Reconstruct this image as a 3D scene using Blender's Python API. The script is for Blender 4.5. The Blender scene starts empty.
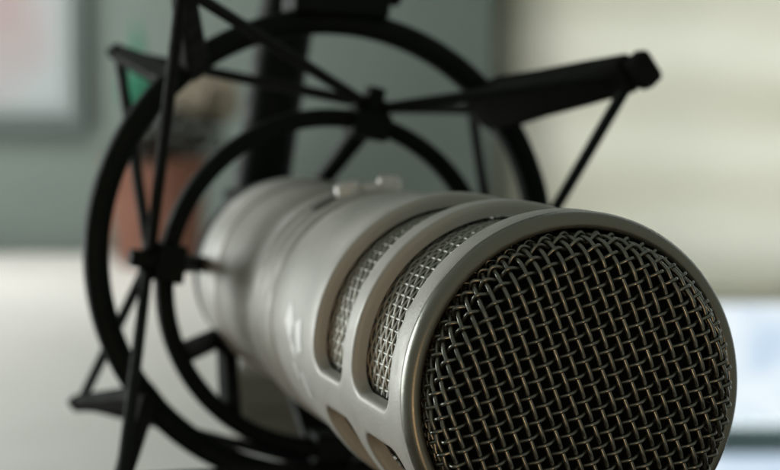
import bpy, bmesh, math, random
from mathutils import Vector, Matrix, geometry

random.seed(7)
PI = math.pi
scene = bpy.context.scene
COL = scene.collection
MM = 0.001
CAM_Z = 0.933                      # height of the lens above the floor
PITCH = math.radians(4.43)         # the camera looks slightly down
FPX = 1708.9                       # focal length in pixels of the 780 px wide photograph

# ------------------------------------------------------------------ materials
def new_mat(name):
    m = bpy.data.materials.new(name); m.use_nodes = True
    nt = m.node_tree
    b = nt.nodes['Principled BSDF']
    return m, nt, b

def surf(name, col, rough=.5, metal=0., spec=.5, var=.12, vscale=40., rvar=.1, bump=0., bscale=800., bdist=.0002, sheen=0., coat=0., detail=4):
    """A procedural surface: colour mottling, roughness smudges and a fine grain."""
    m, nt, b = new_mat(name)
    N = nt.nodes; L = nt.links
    tc = N.new('ShaderNodeTexCoord')
    n1 = N.new('ShaderNodeTexNoise'); n1.inputs['Scale'].default_value = vscale; n1.inputs['Detail'].default_value = detail
    L.new(tc.outputs['Object'], n1.inputs['Vector'])
    cr = N.new('ShaderNodeMix'); cr.data_type = 'RGBA'
    lo = [c * (1 - var) for c in col]; hi = [min(1, c * (1 + var)) for c in col]
    cr.inputs[6].default_value = (*lo, 1); cr.inputs[7].default_value = (*hi, 1)
    L.new(n1.outputs['Fac'], cr.inputs[0])
    L.new(cr.outputs[2], b.inputs['Base Color'])
    n2 = N.new('ShaderNodeTexNoise'); n2.inputs['Scale'].default_value = vscale * 2.3; n2.inputs['Detail'].default_value = 5
    L.new(tc.outputs['Object'], n2.inputs['Vector'])
    mr = N.new('ShaderNodeMapRange'); mr.inputs['From Min'].default_value = .3; mr.inputs['From Max'].default_value = .7
    mr.inputs['To Min'].default_value = max(.02, rough - rvar); mr.inputs['To Max'].default_value = min(1, rough + rvar)
    L.new(n2.outputs['Fac'], mr.inputs['Value']); L.new(mr.outputs['Result'], b.inputs['Roughness'])
    b.inputs['Metallic'].default_value = metal
    b.inputs['Specular IOR Level'].default_value = spec
    if coat: b.inputs['Coat Weight'].default_value = coat; b.inputs['Coat Roughness'].default_value = .25
    if sheen: b.inputs['Sheen Weight'].default_value = sheen
    if bump:
        n3 = N.new('ShaderNodeTexNoise'); n3.inputs['Scale'].default_value = bscale; n3.inputs['Detail'].default_value = 3
        L.new(tc.outputs['Object'], n3.inputs['Vector'])
        bp = N.new('ShaderNodeBump'); bp.inputs['Strength'].default_value = bump; bp.inputs['Distance'].default_value = bdist
        L.new(n3.outputs['Fac'], bp.inputs['Height']); L.new(bp.outputs['Normal'], b.inputs['Normal'])
    return m

M = {}
M['silver'] = surf('silver_paint', (.46, .452, .415), rough=.48, metal=.12, var=.07, vscale=90, rvar=.09, bump=.35, bscale=2000, bdist=.00014)
M['band'] = surf('beige_grip_band', (.33, .322, .28), rough=.6, var=.06, vscale=60, bump=.2, bscale=2000)
M['rim'] = surf('satin_rim_metal', (.22, .222, .19), rough=.30, metal=.6, var=.05, vscale=120, rvar=.07, bump=.15, bscale=3500, bdist=.00008)
M['wire'] = surf('grille_wire', (.225, .23, .20), rough=.3, metal=.9, var=.5, vscale=420, rvar=.16)
M['sidewire'] = surf('side_grille_wire', (.40, .40, .36), rough=.48, metal=.7, var=.25, vscale=300, rvar=.1)
M['foam'] = surf('black_foam', (.006, .006, .006), rough=.95, spec=.1, bump=.6, bscale=1500)
M['print'] = surf('pale_print', (.90, .90, .88), metal=.1, rough=.45, var=.03)
M['dial'] = surf('dial_metal', (.78, .74, .71), rough=.35, metal=.2, var=.1, vscale=400)
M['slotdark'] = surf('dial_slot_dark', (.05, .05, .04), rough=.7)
M['plastic'] = surf('black_plastic', (.005, .009, .007), rough=.6, spec=.12, var=.2, vscale=80, bump=.2, bscale=1500)
M['plastic_tan'] = surf('worn_arm_plastic', (.010, .011, .009), rough=.75, spec=.1, var=.25, vscale=60, bump=.2, bscale=1500)
M['cord'] = surf('black_elastic_cord', (.010, .013, .012), rough=.75, spec=.2, var=.2, vscale=300, bump=.5, bscale=2500)
M['wall'] = surf('grey_green_wall', (.195, .24, .218), rough=.8, var=.04, vscale=5, bump=.12, bscale=160, bdist=.001)
M['desk'] = surf('white_desk', (.82, .81, .78), rough=.5, var=.03, vscale=6, bump=.05, bscale=300)
M['frame'] = surf('dark_frame', (.10, .125, .12), rough=.5, var=.12, vscale=20)
M['mat_board'] = surf('mat_board', (.36, .41, .41), rough=.8, var=.03)
M['window_frame'] = surf('window_frame_paint', (.34, .52, .62), rough=.5, var=.08, vscale=20)
M['trim'] = surf('dark_trim', (.17, .19, .165), rough=.6, var=.06, vscale=20)
M['terracotta'] = surf('terracotta', (.205, .088, .058), rough=.8, var=.12, vscale=30, bump=.3, bscale=300)
M['soil'] = surf('dark_soil', (.02, .016, .012), rough=.95, var=.4, vscale=150, bump=1, bscale=300)
M['olive'] = surf('olive_card', (.11, .105, .085), rough=.8, var=.08, vscale=20)
M['stem'] = surf('dark_stem', (.03, .024, .015), rough=.8, var=.3)
M['leaf'] = surf('green_leaf', (.015, .17, .095), rough=.5, var=.2, vscale=60)
M['dry_leaf'] = surf('khaki_leaf', (.19, .165, .12), rough=.7, var=.15, vscale=60)
M['dark_leaf'] = surf('dark_leaf', (.026, .018, .012), rough=.6, var=.3, vscale=60)

# blind: woven fabric that lets the window behind it glow through
m, nt, b = new_mat('blind_fabric'); M['blind'] = m
N, L = nt.nodes, nt.links
tc = N.new('ShaderNodeTexCoord')
wv = N.new('ShaderNodeTexNoise'); wv.inputs['Scale'].default_value = 3.; wv.inputs['Detail'].default_value = 3
mp = N.new('ShaderNodeMapping'); mp.inputs['Scale'].default_value = (.6, 1, 2.2)
L.new(tc.outputs['Object'], mp.inputs['Vector']); L.new(mp.outputs['Vector'], wv.inputs['Vector'])
mx = N.new('ShaderNodeMix'); mx.data_type = 'RGBA'
bd = N.new('ShaderNodeTexWave'); bd.wave_type = 'BANDS'; bd.bands_direction = 'Z'; bd.inputs['Scale'].default_value = 2.6; bd.inputs['Distortion'].default_value = 1.5
L.new(tc.outputs['Object'], bd.inputs['Vector'])
av = N.new('ShaderNodeMath'); av.operation = 'MULTIPLY_ADD'; av.inputs[1].default_value = .45; L.new(bd.outputs['Fac'], av.inputs[0]); L.new(wv.outputs['Fac'], av.inputs[2])
mx.inputs[6].default_value = (.70, .69, .60, 1); mx.inputs[7].default_value = (.88, .865, .80, 1)
L.new(av.outputs[0], mx.inputs[0])
b.inputs['Roughness'].default_value = .9; L.new(mx.outputs[2], b.inputs['Base Color'])
tr = N.new('ShaderNodeBsdfTranslucent'); L.new(mx.outputs[2], tr.inputs['Color'])
ms = N.new('ShaderNodeMixShader'); ms.inputs[0].default_value = .7
L.new(b.outputs[0], ms.inputs[1]); L.new(tr.outputs[0], ms.inputs[2])
L.new(ms.outputs[0], N['Material Output'].inputs['Surface'])

m, nt, b = new_mat('window_glass'); M['glass'] = m
b.inputs['Base Color'].default_value = (.93, .97, .98, 1); b.inputs['Roughness'].default_value = .0
b.inputs['Transmission Weight'].default_value = 1; b.inputs['IOR'].default_value = 1.01

m, nt, b = new_mat('bright_sky'); M['sky'] = m
N, L = nt.nodes, nt.links
em = N.new('ShaderNodeEmission'); em.inputs['Strength'].default_value = 1.02
tc = N.new('ShaderNodeTexCoord'); nz = N.new('ShaderNodeTexNoise'); nz.inputs['Scale'].default_value = 7
L.new(tc.outputs['Object'], nz.inputs['Vector'])
rp = N.new('ShaderNodeValToRGB')
rp.color_ramp.elements[0].position = .35; rp.color_ramp.elements[0].color = (.62, .74, .88, 1)
rp.color_ramp.elements[1].position = .60; rp.color_ramp.elements[1].color = (.90, .95, 1.0, 1)
L.new(nz.outputs['Fac'], rp.inputs[0]); L.new(rp.outputs[0], em.inputs['Color'])
L.new(em.outputs[0], N['Material Output'].inputs['Surface'])

m, nt, b = new_mat('print_artwork'); M['art'] = m
N, L = nt.nodes, nt.links
tc = N.new('ShaderNodeTexCoord'); nz = N.new('ShaderNodeTexNoise'); nz.inputs['Scale'].default_value = 14
mp = N.new('ShaderNodeMapping'); mp.inputs['Location'].default_value = (-.58, 0, .10); mp.inputs['Scale'].default_value = (10, 10, 5.5)
L.new(tc.outputs['Object'], mp.inputs['Vector']); L.new(tc.outputs['Object'], nz.inputs['Vector'])
ln = N.new('ShaderNodeVectorMath'); ln.operation = 'LENGTH'; L.new(mp.outputs['Vector'], ln.inputs[0])
ad = N.new('ShaderNodeMath'); ad.operation = 'MULTIPLY_ADD'; ad.inputs[1].default_value = .5
L.new(nz.outputs['Fac'], ad.inputs[0]); L.new(ln.outputs['Value'], ad.inputs[2])
rp = N.new('ShaderNodeValToRGB')
rp.color_ramp.elements[0].position = .45; rp.color_ramp.elements[0].color = (.40, .325, .33, 1)
rp.color_ramp.elements[1].position = 1.0; rp.color_ramp.elements[1].color = (.42, .465, .48, 1)
L.new(ad.outputs[0], rp.inputs[0]); L.new(rp.outputs[0], b.inputs['Base Color'])
b.inputs['Roughness'].default_value = .35

# ------------------------------------------------------------------ mesh helpers
class MB:
    def __init__(self): self.v = []; self.f = []
    def add(self, vs, fs):
        o = len(self.v); self.v += [tuple(x) for x in vs]; self.f += [tuple(i + o for i in f) for f in fs]
    def grid(self, rows, close_u=False, close_v=False):
        """rows of points -> quads; close_u joins the ends of each row, close_v joins last row to first"""
        o = len(self.v); n = len(rows[0]); k = len(rows)
        for r in rows: self.v += [tuple(p) for p in r]
        for i in range(k if close_v else k - 1):
            for j in range(n if close_u else n - 1):
                a = o + i * n + j; b_ = o + i * n + (j + 1) % n
                c = o + ((i + 1) % k) * n + (j + 1) % n; d = o + ((i + 1) % k) * n + j
                self.f.append((a, b_, c, d))
    def build(self, name, mat, parent=None, smooth=True, bevel=0., seg=2, angle=35):
        me = bpy.data.meshes.new(name); me.from_pydata(self.v, [], self.f); me.update()
        bm = bmesh.new(); bm.from_mesh(me)
        bmesh.ops.recalc_face_normals(bm, faces=bm.faces); bm.to_mesh(me); bm.free()
        o = bpy.data.objects.new(name, me); COL.objects.link(o)
        me.materials.append(mat)
        if bevel:
            md = o.modifiers.new('bevel', 'BEVEL'); md.width = bevel; md.segments = seg; md.limit_method = 'ANGLE'
        if smooth:
            for p in me.polygons: p.use_smooth = True
            me.set_sharp_from_angle(angle=math.radians(angle))
        if parent: o.parent = parent
        return o

def tube(mb, pts, r, n=8, closed=False, cap=True):
    pts = [Vector(p) for p in pts]; k = len(pts)
    rr = r if isinstance(r, (list, tuple)) else [r] * k
    tang = []
    for i in range(k):
        a = pts[(i - 1) % k] if (closed or i > 0) else pts[i]
        c = pts[(i + 1) % k] if (closed or i < k - 1) else pts[i]
        tang.append((c - a).normalized())
    t0 = tang[0]; ref = Vector((0, 0, 1)) if abs(t0.z) < .9 else Vector((1, 0, 0))
    nrm = (ref - t0 * ref.dot(t0)).normalized()
    rows = []
    for i in range(k):
        t = tang[i]; nrm = (nrm - t * nrm.dot(t)).normalized(); bi = t.cross(nrm)
        rows.append([pts[i] + (nrm * math.cos(2 * PI * j / n) + bi * math.sin(2 * PI * j / n)) * rr[i] for j in range(n)])
    o = len(mb.v)
    mb.grid(rows, close_u=True, close_v=closed)
    if cap and not closed:
        mb.f.append(tuple(o + j for j in range(n))[::-1]); mb.f.append(tuple(o + (k - 1) * n + j for j in range(n)))

def lathe(mb, prof, n=128, closed_prof=False):
    """profile of (radius, s) about the local Y axis"""
    rows = [[(r * math.cos(2 * PI * j / n), s, r * math.sin(2 * PI * j / n)) for j in range(n)] for r, s in prof]
    mb.grid(rows, close_u=True, close_v=closed_prof)

def box(mb, c, ax, ay, az):
    """box about centre c with half-axis vectors"""
    c = Vector(c); ax, ay, az = Vector(ax), Vector(ay), Vector(az)
    vs = [c + ax * i + ay * j + az * k for i in (-1, 1) for j in (-1, 1) for k in (-1, 1)]
    mb.add(vs, [(0, 1, 3, 2), (4, 6, 7, 5), (0, 4, 5, 1), (2, 3, 7, 6), (0, 2, 6, 4), (1, 5, 7, 3)])

def bx(mb, x0, x1, y0, y1, z0, z1):
    box(mb, ((x0 + x1) / 2, (y0 + y1) / 2, (z0 + z1) / 2), ((x1 - x0) / 2, 0, 0), (0, (y1 - y0) / 2, 0), (0, 0, (z1 - z0) / 2))

def loft(mb, secs):
    """closed sections (lists of points) joined and capped"""
    o = len(mb.v); n = len(secs[0]); mb.grid(secs, close_u=True)
    mb.f.append(tuple(o + j for j in range(n))[::-1]); k = len(secs) - 1
    mb.f.append(tuple(o + k * n + j for j in range(n)))

def thing(name, label, cat, loc, rotz=0., group=None):
    o = bpy.data.objects.new(name, None); COL.objects.link(o); o.empty_display_size = .02
    o.location = loc; o.rotation_euler = (0, 0, rotz); o['label'] = label; o['category'] = cat
    if group: o['group'] = group
    return o

def structure(o): o['kind'] = 'structure'; return o

def at(u, v, Y):
    """where the line of sight through photo pixel (u, v) meets the upright plane at distance Y (used to measure the room)"""
    x = (u - 390) / FPX; y = (v - 235) / FPX
    dx, dy, dz = x, math.cos(PITCH) - y * math.sin(PITCH), -y * math.cos(PITCH) - math.sin(PITCH)
    t = Y / dy
    return Vector((dx * t, Y, CAM_Z + dz * t))

# ------------------------------------------------------------------ microphone
# local frame: X to the right, Y back along the barrel (0 at the front rim), Z up; millimetres inside, scaled to metres
MIC_LOC = Vector((.029023, .260647, CAM_Z - .044543)); MIC_ROT = math.radians(16.649)
mic = thing('microphone', 'silver studio microphone with woven wire grille and slotted head held in a black ring mount', 'microphone', MIC_LOC, MIC_ROT)

def mm(mb):
    mb.v = [(x * MM, y * MM, z * MM) for x, y, z in mb.v]; return mb

# --- head shell with two rows of rounded slots
R0 = 28.0; WALL = 2.5
def cyl(x, s, r):
    a = x / R0
    return (r * math.cos(a), s, r * math.sin(a))
slots = []
for k in range(2):
    c = math.radians(104.0 + 180 * k)
    for s0, s1 in ((8.9, 29.95), (36.55, 56.25)):
        slots.append((c * R0, math.radians(82.8) * R0, (s0 + s1) / 2, (s1 - s0) / 2))
SEAM = math.radians(311.0)         # on the underside
def rrect(cx, hx, cs, hs, grow, rad=4.2, n=7, step=1.2):
    hx += grow; hs += grow; rad = rad + grow
    pts = []
    for (sx, sy, a0) in ((1, 1, 0), (-1, 1, 90), (-1, -1, 180), (1, -1, 270)):
        ox, oy = cx + sx * (hx - rad), cs + sy * (hs - rad)
        for i in range(n + 1):
            a = math.radians(a0 + 90 * i / n); pts.append((ox + rad * math.cos(a), oy + rad * math.sin(a)))
    out = []
    for i, p in enumerate(pts):
        q = pts[(i + 1) % len(pts)]; out.append(p)
        d = math.hypot(q[0] - p[0], q[1] - p[1]); k = int(d / step)
        for j in range(1, k): out.append((p[0] + (q[0] - p[0]) * j / k, p[1] + (q[1] - p[1]) * j / k))
    return out
def inside(x, s, sl, grow):
    cx, hx, cs, hs = sl
    # wrap
    per = 2 * PI * R0
    dx = (x - cx + per / 2) % per - per / 2
    qx = abs(dx) - (hx - 4.2); qs = abs(s - cs) - (hs - 4.2)
    d = math.hypot(max(qx, 0), max(qs, 0)) + min(max(qx, qs), 0) - 4.2
    return d < grow
S_A, S_B = 3.1, 60.0
x_lo = (SEAM - 2 * PI) * R0; per = 2 * PI * R0; nx = 200; ns = 44
pts2 = []; edges2 = []; lev = []
def put(x, s, r): pts2.append(Vector((x, s))); lev.append(r); return len(pts2) - 1
BEV = [(1.0, R0), (.55, R0 - .06), (.2, R0 - .28), (.0, R0 - .7)]
for i in range(nx + 1):
    for j in range(ns + 1):
        x = x_lo + per * i / nx; s = S_A + (S_B - S_A) * j / ns
        if any(inside(x, s, sl, 1.35) for sl in slots): continue
        r = R0 if j > 0 else R0 - .2
        put(x, s, r)
wall_loops = []
for sl in slots:
    cx = sl[0]
    while cx > x_lo + per: cx -= per
    while cx < x_lo: cx += per
    sl2 = (cx, *sl[1:])
    for g, r in BEV:
        lp = [put(x, s, r) for x, s in rrect(*sl2, g)]
        edges2 += [(lp[i], lp[(i + 1) % len(lp)]) for i in range(len(lp))]
    wall_loops.append([(pts2[i].x, pts2[i].y) for i in lp])
vo, eo, fo, orig, _, _ = geometry.delaunay_2d_cdt(pts2, edges2, [], 0, 1e-5)
mb = MB()
for i, p in enumerate(vo):
    r = lev[orig[i][0]] if orig[i] else R0
    mb.v.append(cyl(p.x, p.y, r))
for fc in fo:
    cx = sum(vo[i].x for i in fc) / len(fc); cs = sum(vo[i].y for i in fc) / len(fc)
    if any(inside(cx, cs, sl, 0) for sl in slots): continue
    mb.f.append(tuple(fc))
for lp in wall_loops:
    mb.grid([[cyl(x, s, r) for x, s in lp] for r in (R0 - .7, R0 - 1.3, R0 - WALL)], close_u=True)
# inner lip behind the slots and the groove wall in front
mm(mb)
me = bpy.data.meshes.new('head_shell'); me.from_pydata(mb.v, [], mb.f)
bm = bmesh.new(); bm.from_mesh(me); bmesh.ops.remove_doubles(bm, verts=bm.verts, dist=2e-6)
bmesh.ops.recalc_face_normals(bm, faces=bm.faces)
# face outward
ref = max(bm.faces, key=lambda f: f.calc_center_median().z)
if ref.normal.z < 0: bmesh.ops.reverse_faces(bm, faces=bm.faces)
bm.to_mesh(me); bm.free()
for p in me.polygons: p.use_smooth = True
me.materials.append(M['silver'])
head = bpy.data.objects.new('head_shell', me); COL.objects.link(head); head.parent = mic

# --- front rim: a half-round bead divided from the head by a fine groove
mb = MB(); prof = [(27.2, 3.9), (27.35, 3.1), (27.6, 2.8), (27.9, 2.68)]
for i in range(13):                # broad outer rounding
    a = PI / 2 * i / 12; prof.append((26.3 + 1.7 * math.cos(a), 2.2 - 2.3 * math.sin(a)))
for i in range(1, 9):              # softer inner rounding
    a = PI / 2 * i / 8; prof.append((26.1 - .8 * math.sin(a), -.1 + 1.0 * (1 - math.cos(a))))
prof += [(25.3, 3.6), (25.3, 7.2), (27.9, 7.25)]
lathe(mb, prof, 192); mm(mb).build('front_rim', M['rim'], mic, angle=60)

# --- woven basket of the front
WR = .37; PW = (2.0, 1.9)          # pitch of the two sets of wires
def basket(u, v, off):
    """flat disc pressed into a cup: arc length from the centre -> point on the cup, moved along its normal"""
    r = math.hypot(u, v); RB, RO = 24.8, 4.6
    flat = RB - RO
    crown = .9
    if r < 1e-6: return (0, -6.4 - off, 0)
    if r <= flat:
        rad = r; s = -6.4 + crown * (r / flat) ** 2; nr, nsn = 2 * crown * r / flat ** 2 * .9, -1
        l = math.hypot(nr, nsn); nr, nsn = nr / l, nsn / l
    else:
        a = (r - flat) / RO + .1; 
        if a < PI / 2:
            rad = flat + RO * (math.sin(a) - math.sin(.1)); s = -6.4 + crown + RO * (math.cos(.1) - math.cos(a)); nr, nsn = math.sin(a), -math.cos(a)
        else:
            rad = flat + RO * (1 - math.sin(.1)); s = -6.4 + crown + RO * math.cos(.1) + (a - PI / 2) * RO; nr, nsn = 1, 0
    rad += off * nr; s += off * nsn
    return (rad * u / r, s, rad * v / r)
mb = MB(); rot = math.radians(20.0); cr_, sr_ = math.cos(rot), math.sin(rot)
LIM = 32.5; NW = int(LIM / 1.9)
for fam in (0, 1):
    amp = .09 if fam == 0 else .58
    for i in range(-NW, NW + 1):
        c = i * PW[fam] + .5 + random.uniform(-.07, .07)
        h = math.sqrt(max(0, LIM * LIM - c * c))
        if h < 3: continue
        n = int(2 * h / .33); path = []
        ph = random.uniform(-.05, .05); wob = random.uniform(0, 6)
        for j in range(n + 1):
            t = -h + 2 * h * j / n
            w = math.cos(PI * ((t - .5) / PW[1 - fam] + i)) * (1 if fam == 0 else -1)
            cc = c + .07 * math.sin(t * .23 + wob)
            u, v = (cc, t) if fam == 0 else (t, cc)
            path.append(basket(u * cr_ - v * sr_, u * sr_ + v * cr_, amp * w + (0 if fam == 0 else .0)))
        tube(mb, path, WR * (1.0 if fam == 0 else .82), 7)
mm(mb).build('front_grille', M['wire'], mic, angle=180)

# --- woven cylinder behind each row of slots
def side_grille(s0, s1):
    mb = MB(); RC = 24.6; na = 78; ap = 1.55; pa = 2 * PI / na
    for i in range(na):
        path = []; n = int((s1 - s0) / .3)
        a = i * pa + random.uniform(-.002, .002)
        for j in range(n + 1):
            s = s0 + (s1 - s0) * j / n
            r = RC + .12 * math.cos(PI * ((s - s0) / ap - .5 + i))
            path.append((r * math.cos(a), s, r * math.sin(a)))
        tube(mb, path, .23, 6)
    k = int((s1 - s0) / ap)
    for i in range(k + 1):
        s = s0 + ap / 2 + ap * i; n = na * 6; path = []
        if s > s1: break
        for j in range(n):
            a = 2 * PI * j / n
            r = RC - .13 * math.cos(PI * (a / pa + i))
            path.append((r * math.cos(a), s, r * math.sin(a)))
        tube(mb, path, .25, 6, closed=True)
    return mm(mb).build('side_grille', M['sidewire'], mic, angle=180)
side_grille(7.6, 32.0); side_grille(35.2, 58.6)

# --- black foam inside
mb = MB()
prof = [(0.01, -1.7), (8, -1.6), (16, -1.1), (19.5, -.2), (21.9, 1.8), (23.2, 3.9), (25.25, 4.1), (25.25, 7.3), (23.7, 9), (23.7, 60), (.01, 60)]
lathe(mb, prof, 96); mm(mb).build('foam_liner', M['foam'], mic, angle=60)

# --- barrel
mb = MB()
prof = [(25.0, 59.0), (27.98, 60.0), (27.7, 64), (27.1, 70), (26.6, 78), (26.2, 88), (25.9, 98)]
for c in (103.5, 110.5, 117.5):
    prof += [(25.45, c - 3.0), (26.1, c - 1.9), (26.3, c), (26.1, c + 1.9), (25.45, c + 2.8)]
prof += [(25.5, 124), (25.4, 127.2), (24.6, 127.5), (24.5, 140), (24.5, 160), (24.6, 164.5), (25.3, 164.8), (25.5, 165.6)]
prof += [(25.6, 182), (25.45, 185.8), (24.8, 187.2), (20, 188), (12, 188.5), (.05, 188.5)]
lathe(mb, prof, 128); mm(mb).build('barrel', M['silver'], mic, angle=40)

# dull grip band let in before the tail rim
mb = MB(); lathe(mb, [(24.3, 127.75), (25.1, 127.9), (25.2, 128.6), (25.15, 140), (25.15, 162), (25.05, 164.3), (24.3, 164.5)], 128)
mm(mb).build('grip_band', M['band'], mic, angle=50)
# --- short slot and small knobs on top of the barrel
def on_barrel(phi, s, r): a = math.radians(phi); return (r * math.cos(a), s, r * math.sin(a))
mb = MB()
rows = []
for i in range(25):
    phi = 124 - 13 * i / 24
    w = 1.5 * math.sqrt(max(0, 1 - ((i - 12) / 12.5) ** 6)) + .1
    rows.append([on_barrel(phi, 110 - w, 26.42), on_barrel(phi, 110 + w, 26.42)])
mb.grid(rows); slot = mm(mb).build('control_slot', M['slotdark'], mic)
for phi, hgt, rk in ((105, 2.6, 2.7), (94, 1.5, 2.4), (85, 3.0, 2.7)):   # small pale knobs beside the slot
    n_ = Vector(on_barrel(phi, 0, 1)); t_ = Vector((-n_.z, 0, n_.x)); y_ = Vector((0, 1, 0)); c_ = Vector(on_barrel(phi, 110, 25.9))
    mb = MB()
    loft(mb, [[c_ + n_ * h_ + (t_ * math.cos(2 * PI * j / 24) + y_ * math.sin(2 * PI * j / 24)) * r_ for j in range(24)]
              for h_, r_ in ((0, rk), (hgt * .7, rk * .97), (hgt * .9, rk * .85), (hgt, rk * .6))])
    mm(mb).build('control_knob', M['dial'], mic, angle=50)

# --- printed lettering on the left flank (out of focus, only pale strokes can be read)
mb = MB()
def stroke(p0, p1, w, r=26.75):
    (f0, s0), (f1, s1) = p0, p1
    dx, dy = math.radians(f1 - f0) * r, s1 - s0; l = math.hypot(dx, dy); nx_, ny_ = -dy / l * w / 2, dx / l * w / 2
    rows = []
    for i in range(5):
        f = f0 + (f1 - f0) * i / 4; s = s0 + (s1 - s0) * i / 4
        rows.append([on_barrel(f + k * math.degrees(nx_ / r), s + k * ny_, rad_at(s + k * ny_) + .12) for k in (-1, 1)])
    mb.grid(rows)
def rad_at(s):
    P = [(27.98, 60.0), (27.7, 64), (27.1, 70), (26.6, 78), (26.2, 88), (25.9, 98)]
    for (r0, s0), (r1, s1) in zip(P, P[1:]):
        if s <= s1: return r0 + (r1 - r0) * (s - s0) / (s1 - s0)
    return 25.9
for p0, p1, w in (((171.0, 79.5), (180.5, 83), 6.2), ((173.0, 72.0), (185.5, 70.5), 6.2), ((184, 80), (188, 76), 3.0),
                  ((192.0, 79), (199, 78), 3.0), ((194, 71.8), (205, 70.8), 3.0), ((193.0, 66.0), (202.5, 65.2), 2.6)):
    stroke(p0, p1, w)
mm(mb).build('printed_lettering', M['print'], mic)

# ------------------------------------------------------------------ shock mount
mount = thing('shock_mount', 'black ring shock mount with splayed arms and crossed elastic cords round the barrel', 'shock mount', MIC_LOC, MIC_ROT)
AC = Vector((-1.3, 150, 9.3)); RA = 54.2
BC = Vector((0, 152, 1.4)); RBR = 39.6
def ringpt(c, r, ang, s): a = math.radians(ang); return Vector((c.x + r * math.cos(a), s, c.z + r * math.sin(a)))
def ring(name, c, r, wr, ws):
    mb = MB(); n = 128; secs = []
    for j in range(n):
        a = 360 * j / n; sec = []
        for k in range(12):
            t = 2 * PI * k / 12
            e = .6; cx = math.copysign(abs(math.cos(t)) ** e, math.cos(t)); sy = math.copysign(abs(math.sin(t)) ** e, math.sin(t))
            sec.append(ringpt(c, r + wr * cx, a, c.y + ws * sy))
        secs.append(sec)
    mb.grid(secs, close_u=True, close_v=True)
    return mm(mb).build(name, M['plastic'], mount, angle=80)
ring('outer_ring', AC, RA, 3.0, 3.6)
ring('inner_ring', BC, RBR, 2.2, 3.0)
ARM = [36, 125.5, 217, 307]
CLIP = [76, 171, 270, 351]
def sec_pts(c, e1, h1, e2, h2): # chamfered rectangle
    k = .72
    return [c + e1 * h1 * a + e2 * h2 * b_ for a, b_ in ((1, k), (k, 1), (-k, 1), (-1, k), (-1, -k), (-k, -1), (k, -1), (1, -k))]
def arm(ang, rtip, stip, wa=1., wb=1., twist=0., name='arm'):
    root = ringpt(AC, RA - .5, ang + twist, AC.y); tip = ringpt(AC, rtip, ang, stip)
    d = (tip - root).normalized(); side = Vector((-math.sin(math.radians(ang)), 0, math.cos(math.radians(ang)))); up = d.cross(side).normalized()
    mb = MB(); L_ = (tip - root).length
    prof = ((-.04, 4.6, 3.6), (.1, 5.2, 3.9), (.35, 4.5, 3.4), (.62, 4.1, 3.1), (.9, 3.5, 2.6), (.905, 2.7, 1.9), (.945, 2.7, 1.9), (.95, 3.5, 2.9), (1.0, 3.3, 2.7))
    loft(mb, [sec_pts(root + d * (L_ * t), side, a * wa, up, b_ * wb) for t, a, b_ in prof])
    mm(mb).build(name, M['plastic_tan'], mount, angle=30)
    return root + d * (L_ * .925)
tips = {}
for i, a in enumerate(ARM):
    tips[i, 'f'] = arm(a if i else 35.6, (73.2, 73.3, 70.3, 71)[i], 100, (1.12, .6, .45, .8)[i], (1., .7, .6, .8)[i], (4.5, 0, 0, 0)[i])
    tips[i, 'r'] = arm(a + (-3, 6, 1, 0)[i], (62, 64.5, 68.5, 66)[i], (196, 200, 200, 200)[i], .58, .58)
clips = []
for a in CLIP:
    c = ringpt(BC, RBR, a, BC.y); rad = Vector((math.cos(math.radians(a)), 0, math.sin(math.radians(a)))); tan = Vector((-rad.z, 0, rad.x))
    mb = MB()
    box(mb, c - rad * .6, rad * 3.2, tan * 4.4, Vector((0, 5.6, 0)))
    box(mb, c + rad * 3.6 - tan * 3.2, rad * 2.4, tan * 1.2, Vector((0, 2.2, 0)))
    box(mb, c + rad * 3.6 + tan * 3.2, rad * 2.4, tan * 1.2, Vector((0, 2.2, 0)))
    box(mb, c + rad * 4.4, rad * 4.2, tan * 2.0, Vector((0, 3.0, 0)))
    mm(mb).build('clip', M['plastic'], mount, bevel=.0006)
    clips.append((c, rad, tan))
    mb = MB(); p0 = ringpt(BC, RBR - 1, a, BC.y + 2); p1 = ringpt(Vector((0, 0, 0)), 24.6, a, 184)
    d = (p1 - p0).normalized(); up = d.cross(tan)
    wd = 5.5 if a == 270 else 2.4
    loft(mb, [sec_pts(p0, tan, wd, up, 1.6), sec_pts(p1, tan, wd * .8, up, 1.6)])
    mm(mb).build('spoke', M['plastic'], mount, angle=30)
for a, b_ in ((204, 216), (232, 222)):       # braced pair of spokes low on the left
    p0 = ringpt(BC, RBR - 1, a, BC.y + 2); p1 = ringpt(Vector((0, 0, 0)), 25.2, b_, 184); d = (p1 - p0).normalized()
    tan = Vector((-math.sin(math.radians(b_)), 0, math.cos(math.radians(b_)))); up = d.cross(tan).normalized()
    mb = MB(); loft(mb, [sec_pts(p0, tan, 2.6, up, 1.8), sec_pts(p1, tan, 2.6, up, 1.8)])
    mm(mb).build('spoke', M['plastic'], mount, angle=30)
# threaded collar that grips the tail of the microphone
mb = MB(); lathe(mb, [(12, 184.5), (23.8, 187.6), (24.2, 188.4), (24.4, 190), (24.4, 199), (24, 200.5), (14, 201), (12, 199)], 96, True)
mm(mb).build('collar', M['plastic'], mount, angle=35)
# elastic cords: every arm tip is tied to the two neighbouring clips
for i in range(4):
    for end in 'fr':
        tip = tips[i, end]
        for k, sgn in ((i, 1), ((i - 1) % 4, -1)):
            c, rad, tan = clips[k]
            side = 3.2 * (-1 if ((k == i)) else 1)
            p1 = c + rad * 4.4 + tan * side + Vector((0, -2.5 if end == 'f' else 2.5, 0))
            mb = MB(); d = (p1 - tip)
            off = d.cross(Vector((0, 1, 0))).normalized()
            tube(mb, [tip - d * .01, tip + d * .3, tip + d * .7, p1], 1.35, 10)
            mm(mb).build('cord', M['cord'], mount)
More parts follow.
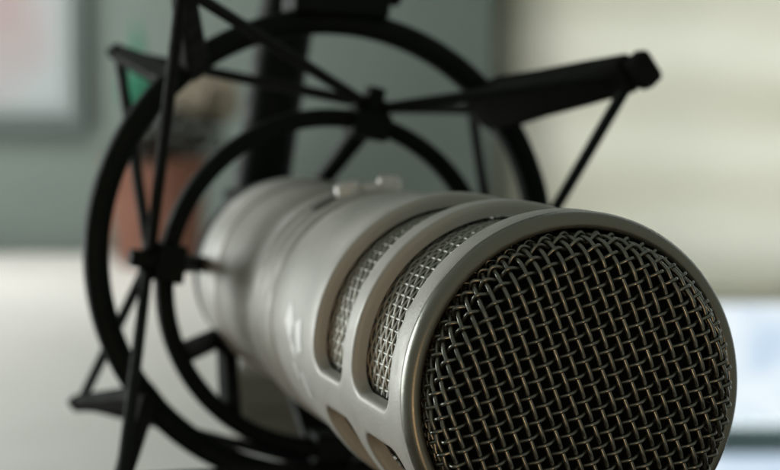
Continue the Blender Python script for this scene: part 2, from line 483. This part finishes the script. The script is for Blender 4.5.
# swivel block on top of the outer ring, with its clamp knob
c = ringpt(AC, RA + 8.0, 87, 152); rad = Vector((math.cos(math.radians(87)), 0, math.sin(math.radians(87)))); tan = Vector((-rad.z, 0, rad.x))
mb = MB(); box(mb, c, rad * 6.8, tan * 11.5, Vector((0, 7.5, 0))); box(mb, c - tan * 2 - rad * 0 + rad * 10, rad * 6, tan * 7, Vector((0, 6, 0)))
mm(mb).build('swivel_block', M['plastic'], mount, bevel=.0012)
mb = MB(); kc = c - tan * 12 + rad * 2
loft(mb, [[kc - tan * t + (rad * math.cos(2 * PI * j / 20) + Vector((0, 1, 0)) * math.sin(2 * PI * j / 20)) * (r + .4 * (j % 2)) for j in range(20)] for t, r in ((-3, 4), (-2.5, 5), (3, 5), (3.6, 4))])
mm(mb).build('clamp_knob', M['plastic'], mount, smooth=False)

# ------------------------------------------------------------------ boom pole behind the mount
def mic_world(p): return Matrix.Translation(MIC_LOC) @ Matrix.Rotation(MIC_ROT, 4, 'Z') @ (Vector(p) * MM)
pole = thing('boom_pole', 'dark upright boom pole leaning behind the top of the black ring mount', 'boom pole', mic_world((8, 236, -70)))
inv = Matrix.Translation(-pole.location)
def local(o_loc, p): return Vector(p) - Vector(o_loc)
p0 = mic_world((0, 236, -70)); p1 = mic_world((1.5, 236, 18)); p2 = mic_world((14.5, 236, 100)); p3 = mic_world((39, 236, 260))
mb = MB(); tube(mb, [local(pole.location, p) for p in (p1, p2, p3)], .0080, 20); mb.build('upper_tube', M['plastic'], pole)
mb = MB(); tube(mb, [local(pole.location, p) for p in (p1 - Vector((0, 0, .012)), p1 + Vector((0, 0, .002)))], .0105, 20); mb.build('joint', M['plastic'], pole, bevel=.001)

# ------------------------------------------------------------------ room
YW = 2.10
zf = 0.0
# wall to the left of the window
mb = MB(); xs = at(492, 100, YW).x
bx(mb, -2.2, xs, YW, YW + .16, 0, 2.6)
wall = structure(mb.build('wall', M['wall'], smooth=False)); wall['label'] = 'plain grey green wall behind the desk'
# floor
mb = MB(); bx(mb, -2.2, 2.2, -1.2, YW + .6, -.1, 0); fl = structure(mb.build('floor', M['soil'], smooth=False)); fl['label'] = 'floor below the desk'

# roller blind pulled half-way down over the window
YB = YW + .03
zb = at(740, 294, YB).z
blind = thing('roller_blind', 'pale beige roller blind drawn half down over the bright window', 'blind', (xs + .5, YB, zb))
mb = MB(); rows = []
for i in range(41):
    x = xs + .008 + 1.3 * i / 40
    rows.append([(x - xs - .5, .004 * math.sin(i * .9) * math.sin(3 * k / 12 + i * .2), k * 1.3 / 12) for k in range(13)])
mb.grid(rows); fabric = mb.build('fabric', M['blind'], blind)
sd = fabric.modifiers.new('thickness', 'SOLIDIFY'); sd.thickness = .0006
mb = MB(); bx(mb, .008 - .5, 1.308 - .5, -.008, .008, -.012, .010); mb.build('bottom_bar', M['blind'], blind, bevel=.003)

# window: frame, sill rail and pane
YG = YW + .14
win = thing('window', 'bright window pane with dark grey bottom rail under the beige blind', 'window', (xs + .5, YG, at(740, 470, YG).z))
wz = win.location.z; z_r0 = at(750, 452, YG).z - wz; z_r1 = at(750, 424, YG).z - wz
mb = MB(); bx(mb, -.5, .9, -.02, .03, z_r0, z_r1); mb.build('bottom_rail', M['window_frame'], win, bevel=.004)
xl = at(562, 100, YG).x - win.location.x
mb = MB(); bx(mb, -.56, xl, -.02, .03, z_r1 + .001, 1.4); mb.build('side_jamb', M['trim'], win, bevel=.004)
mb = MB(); bx(mb, xl + .001, .9, .0, .006, z_r1 + .001, 1.4); mb.build('pane', M['glass'], win)
mb = MB(); bx(mb, -.5, .9, .0, .006, -.7, z_r0 - .001); mb.build('pane', M['glass'], win)
# sky outside
mb = MB(); bx(mb, -3.4, 3.6, YG + 1.2, YG + 1.21, -.6, 3.4); structure(mb.build('sky', M['sky'], smooth=False))

# white desk
z_top = at(60, 254, 2.06).z
desk = thing('desk', 'wide white desk top running back to the grey green wall', 'desk', (-.6, 1.35, 0))
mb = MB(); bx(mb, -.75, .72, -.8, .72, z_top - .03, z_top); mb.build('desktop', M['desk'], desk, bevel=.003)
for sx in (-.68, .65):
    for sy in (-.7, .62):
        mb = MB(); bx(mb, sx - .025, sx + .025, sy - .025, sy + .025, 0, z_top - .031); mb.build('leg', M['desk'], desk, bevel=.003)

# picture frame on the wall
pa, pb = at(-180, -160, YW - .02), at(86, 130, YW - .02)
pic = thing('picture_frame', 'dark framed picture of soft pink and pale blue hanging on the grey wall', 'picture', ((pa.x + pb.x) / 2, YW, (pa.z + pb.z) / 2))
hw, hh = (pb.x - pa.x) / 2, (pa.z - pb.z) / 2; fw = .017
mb = MB()
bx(mb, -hw, hw, -.024, -.002, -hh, -hh + fw); bx(mb, -hw, hw, -.024, -.002, hh - fw, hh)
bx(mb, -hw, -hw + fw, -.024, -.002, -hh + fw, hh - fw); bx(mb, hw - fw, hw, -.024, -.002, -hh + fw, hh - fw)
mb.build('frame', M['frame'], pic, smooth=False)
mb = MB(); bx(mb, -hw + fw + .0005, hw - fw - .0005, -.010, -.006, -hh + fw + .0005, hh - fw - .0005); mb.build('mat_board', M['mat_board'], pic, smooth=False)
mb = MB(); bx(mb, -hw + .03, hw - .03, -.0125, -.0102, -hh + .03, hh - .03); mb.build('print', M['art'], pic, smooth=False)

# olive box under the microphone
YX = .90; ba = at(232, 372, YX); bb = at(430, 372, YX)
bxo = thing('storage_box', 'olive brown lidded box on the white desk below the barrel', 'box', ((ba.x + bb.x) / 2, YX + .08, z_top + .0005))
bw = (bb.x - ba.x) / 2; bh = ba.z - z_top
mb = MB(); bx(mb, -bw + .002, bw - .002, -.078, .078, 0, bh - .022); mb.build('body', M['olive'], bxo, bevel=.002)
mb = MB(); bx(mb, -bw, bw, -.08, .08, bh - .0215, bh); mb.build('lid', M['olive'], bxo, bevel=.002)

# terracotta pot with a dark plant on the desk
YP = 1.92
c0 = at(158, 257, YP); s_px = YP / FPX
pot = thing('potted_plant', 'terracotta pot with dark foliage and a few green leaves on the white desk', 'plant', (c0.x, YP, z_top + .0005))
H = (257 - 150) * s_px; RW = 51 * s_px
mb = MB(); lathe_pts = [(.005, 0), (RW * .74, 0), (RW * .80, .004), (RW * .97, H * .78), (RW * 1.06, H * .79), (RW * 1.08, H), (RW * .98, H), (RW * .93, H * .86)]
n = 64; mb.grid([[(r * math.cos(2 * PI * j / n), r * math.sin(2 * PI * j / n), z) for j in range(n)] for r, z in lathe_pts], close_u=True)
mb.build('pot', M['terracotta'], pot, angle=40)
mb = MB(); mb.grid([[(r * math.cos(2 * PI * j / n), r * math.sin(2 * PI * j / n), z + .003 * math.sin(j * 2.3 + r * 300)) for j in range(n)] for r, z in ((.001, H * .97), (RW * .5, H * .96), (RW * .95, H * .88))], close_u=True)
mb.build('soil', M['soil'], pot)
def leaf(mb, base, d, length, width, droop=.3):
    d = Vector(d).normalized(); side = d.cross(Vector((0, 0, 1))).normalized(); up = side.cross(d); rows = []
    for i in range(9):
        t = i / 8; w = width * math.sin(PI * t ** .8) * .5 + .0003
        c = Vector(base) + d * (length * t) - Vector((0, 0, droop * length * t * t))
        rows.append([c - side * w + up * w * .3, c, c + side * w + up * w * .3])
    mb.grid(rows)
mb = MB(); mbl = MB(); rnd = random.Random(3)
for i in range(420):
    a = rnd.uniform(0, 2 * PI); r = RW * 1.15 * math.sqrt(rnd.uniform(0, 1)); bz = H * .92 + rnd.uniform(0, .068) * (1 - .5 * (r / RW) ** 2)
    leaf(mbl, (r * math.cos(a) + .012, r * math.sin(a), bz + .012 * math.cos(a)), (math.cos(a) * .6, math.sin(a) * .6, rnd.uniform(.1, .9)), rnd.uniform(.010, .020), rnd.uniform(.006, .012), .2)
for i in range(14):
    a = rnd.uniform(0, 2 * PI); r = RW * rnd.uniform(.1, .6)
    tube(mb, [(r * .7 * math.cos(a), r * .7 * math.sin(a), H * .9), (r * math.cos(a), r * math.sin(a), H + .03)], .0015, 6)
mb.build('stem', M['stem'], pot); mbl.build('foliage', M['dark_leaf'], pot)
def rel(u, v, dy=0): return at(u, v, YP + dy) - Vector(pot.location)
mb = MB(); stem_mb = MB()
for (u0_, v0_, u1_, v1_, w) in ((146, 112, 122, 70, .034), (152, 108, 146, 62, .034), (140, 104, 136, 18, .014)):
    b0 = rel(u0_, v0_); e0 = rel(u1_, v1_, -.015); d = e0 - b0
    rows = []; side = d.cross(Vector((0, 1, 0))).normalized()
    for i in range(9):
        t = i / 8; wv_ = w * math.sin(PI * t ** .85) * .5 + .0004; c = b0 + d * t
        rows.append([c - side * wv_ + Vector((0, -.3 * wv_, 0)), c, c + side * wv_ + Vector((0, -.3 * wv_, 0))])
    mb.grid(rows); tube(stem_mb, [rel(163, 150), b0.lerp(rel(163, 150), .4), b0], .002, 6)
gl = mb.build('green_leaf', M['leaf'], pot); gl.modifiers.new('thickness', 'SOLIDIFY').thickness = .0006
stem_mb.build('stem', M['stem'], pot)
mb = MB()
for (u0_, v0_, u1_, v1_, w) in ((193, 122, 190, 66, .05), (208, 126, 232, 72, .05), (200, 124, 212, 64, .04)):
    b0 = rel(u0_, v0_); e0 = rel(u1_, v1_, -.02); d = e0 - b0; rows = []; side = d.cross(Vector((0, 1, 0))).normalized()
    for i in range(9):
        t = i / 8; wv_ = w * math.sin(PI * t ** .9) * .5 + .0004; c = b0 + d * t
        rows.append([c - side * wv_ + Vector((0, -.3 * wv_, 0)), c, c + side * wv_ + Vector((0, -.3 * wv_, 0))])
    mb.grid(rows)
dl = mb.build('dry_leaf', M['dry_leaf'], pot); dl.modifiers.new('thickness', 'SOLIDIFY').thickness = .0006

# ------------------------------------------------------------------ light
def area(name, loc, target, power, col, sx, sy):
    l = bpy.data.lights.new(name, 'AREA'); l.energy = power; l.color = col; l.shape = 'RECTANGLE'; l.size = sx; l.size_y = sy
    o = bpy.data.objects.new(name, l); COL.objects.link(o); o.location = loc
    o.rotation_euler = (Vector(target) - Vector(loc)).to_track_quat('-Z', 'Y').to_euler()
    return o
area('side_window_light', (-1.25, 1.12, CAM_Z + .08), (0, .55, CAM_Z - .04), 15, (.96, 1.0, .98), .7, .6)
area('warm_room_lamp', (-.06, -.60, CAM_Z - .24), (.03, .26, CAM_Z - .05), 1.0, (1.0, .60, .30), .2, .34)
area('desk_fill', (-.50, 1.74, CAM_Z + .30), (-.50, 1.7401, CAM_Z - .2), 2.4, (1.0, .98, .94), .35, .3)  # added fill facing down, brightens the far desk top; no real lamp there
area('outdoor_daylight', (xs + .62, YG + .85, CAM_Z + .06), (xs + .50, YB, CAM_Z + .02), 12, (1.0, .965, .88), 1.0, .7)
w = bpy.data.worlds.new('World'); scene.world = w; w.use_nodes = True
bg = w.node_tree.nodes['Background']; bg.inputs['Color'].default_value = (.92, 1.0, .86, 1); bg.inputs['Strength'].default_value = .205

# ------------------------------------------------------------------ camera
cam = bpy.data.cameras.new('camera'); co = bpy.data.objects.new('camera', cam); COL.objects.link(co)
co.location = (0, 0, CAM_Z); co.rotation_euler = (PI / 2 - PITCH, 0, 0)
cam.sensor_width = 36; cam.lens = FPX / 780 * 36; cam.clip_start = .01; cam.clip_end = 50
cam.dof.use_dof = True; cam.dof.focus_distance = .262; cam.dof.aperture_fstop = 19.5
scene.camera = co
scene.view_settings.view_transform = 'Standard'; scene.view_settings.look = 'None'
scene.view_settings.exposure = 0; scene.view_settings.gamma = 1
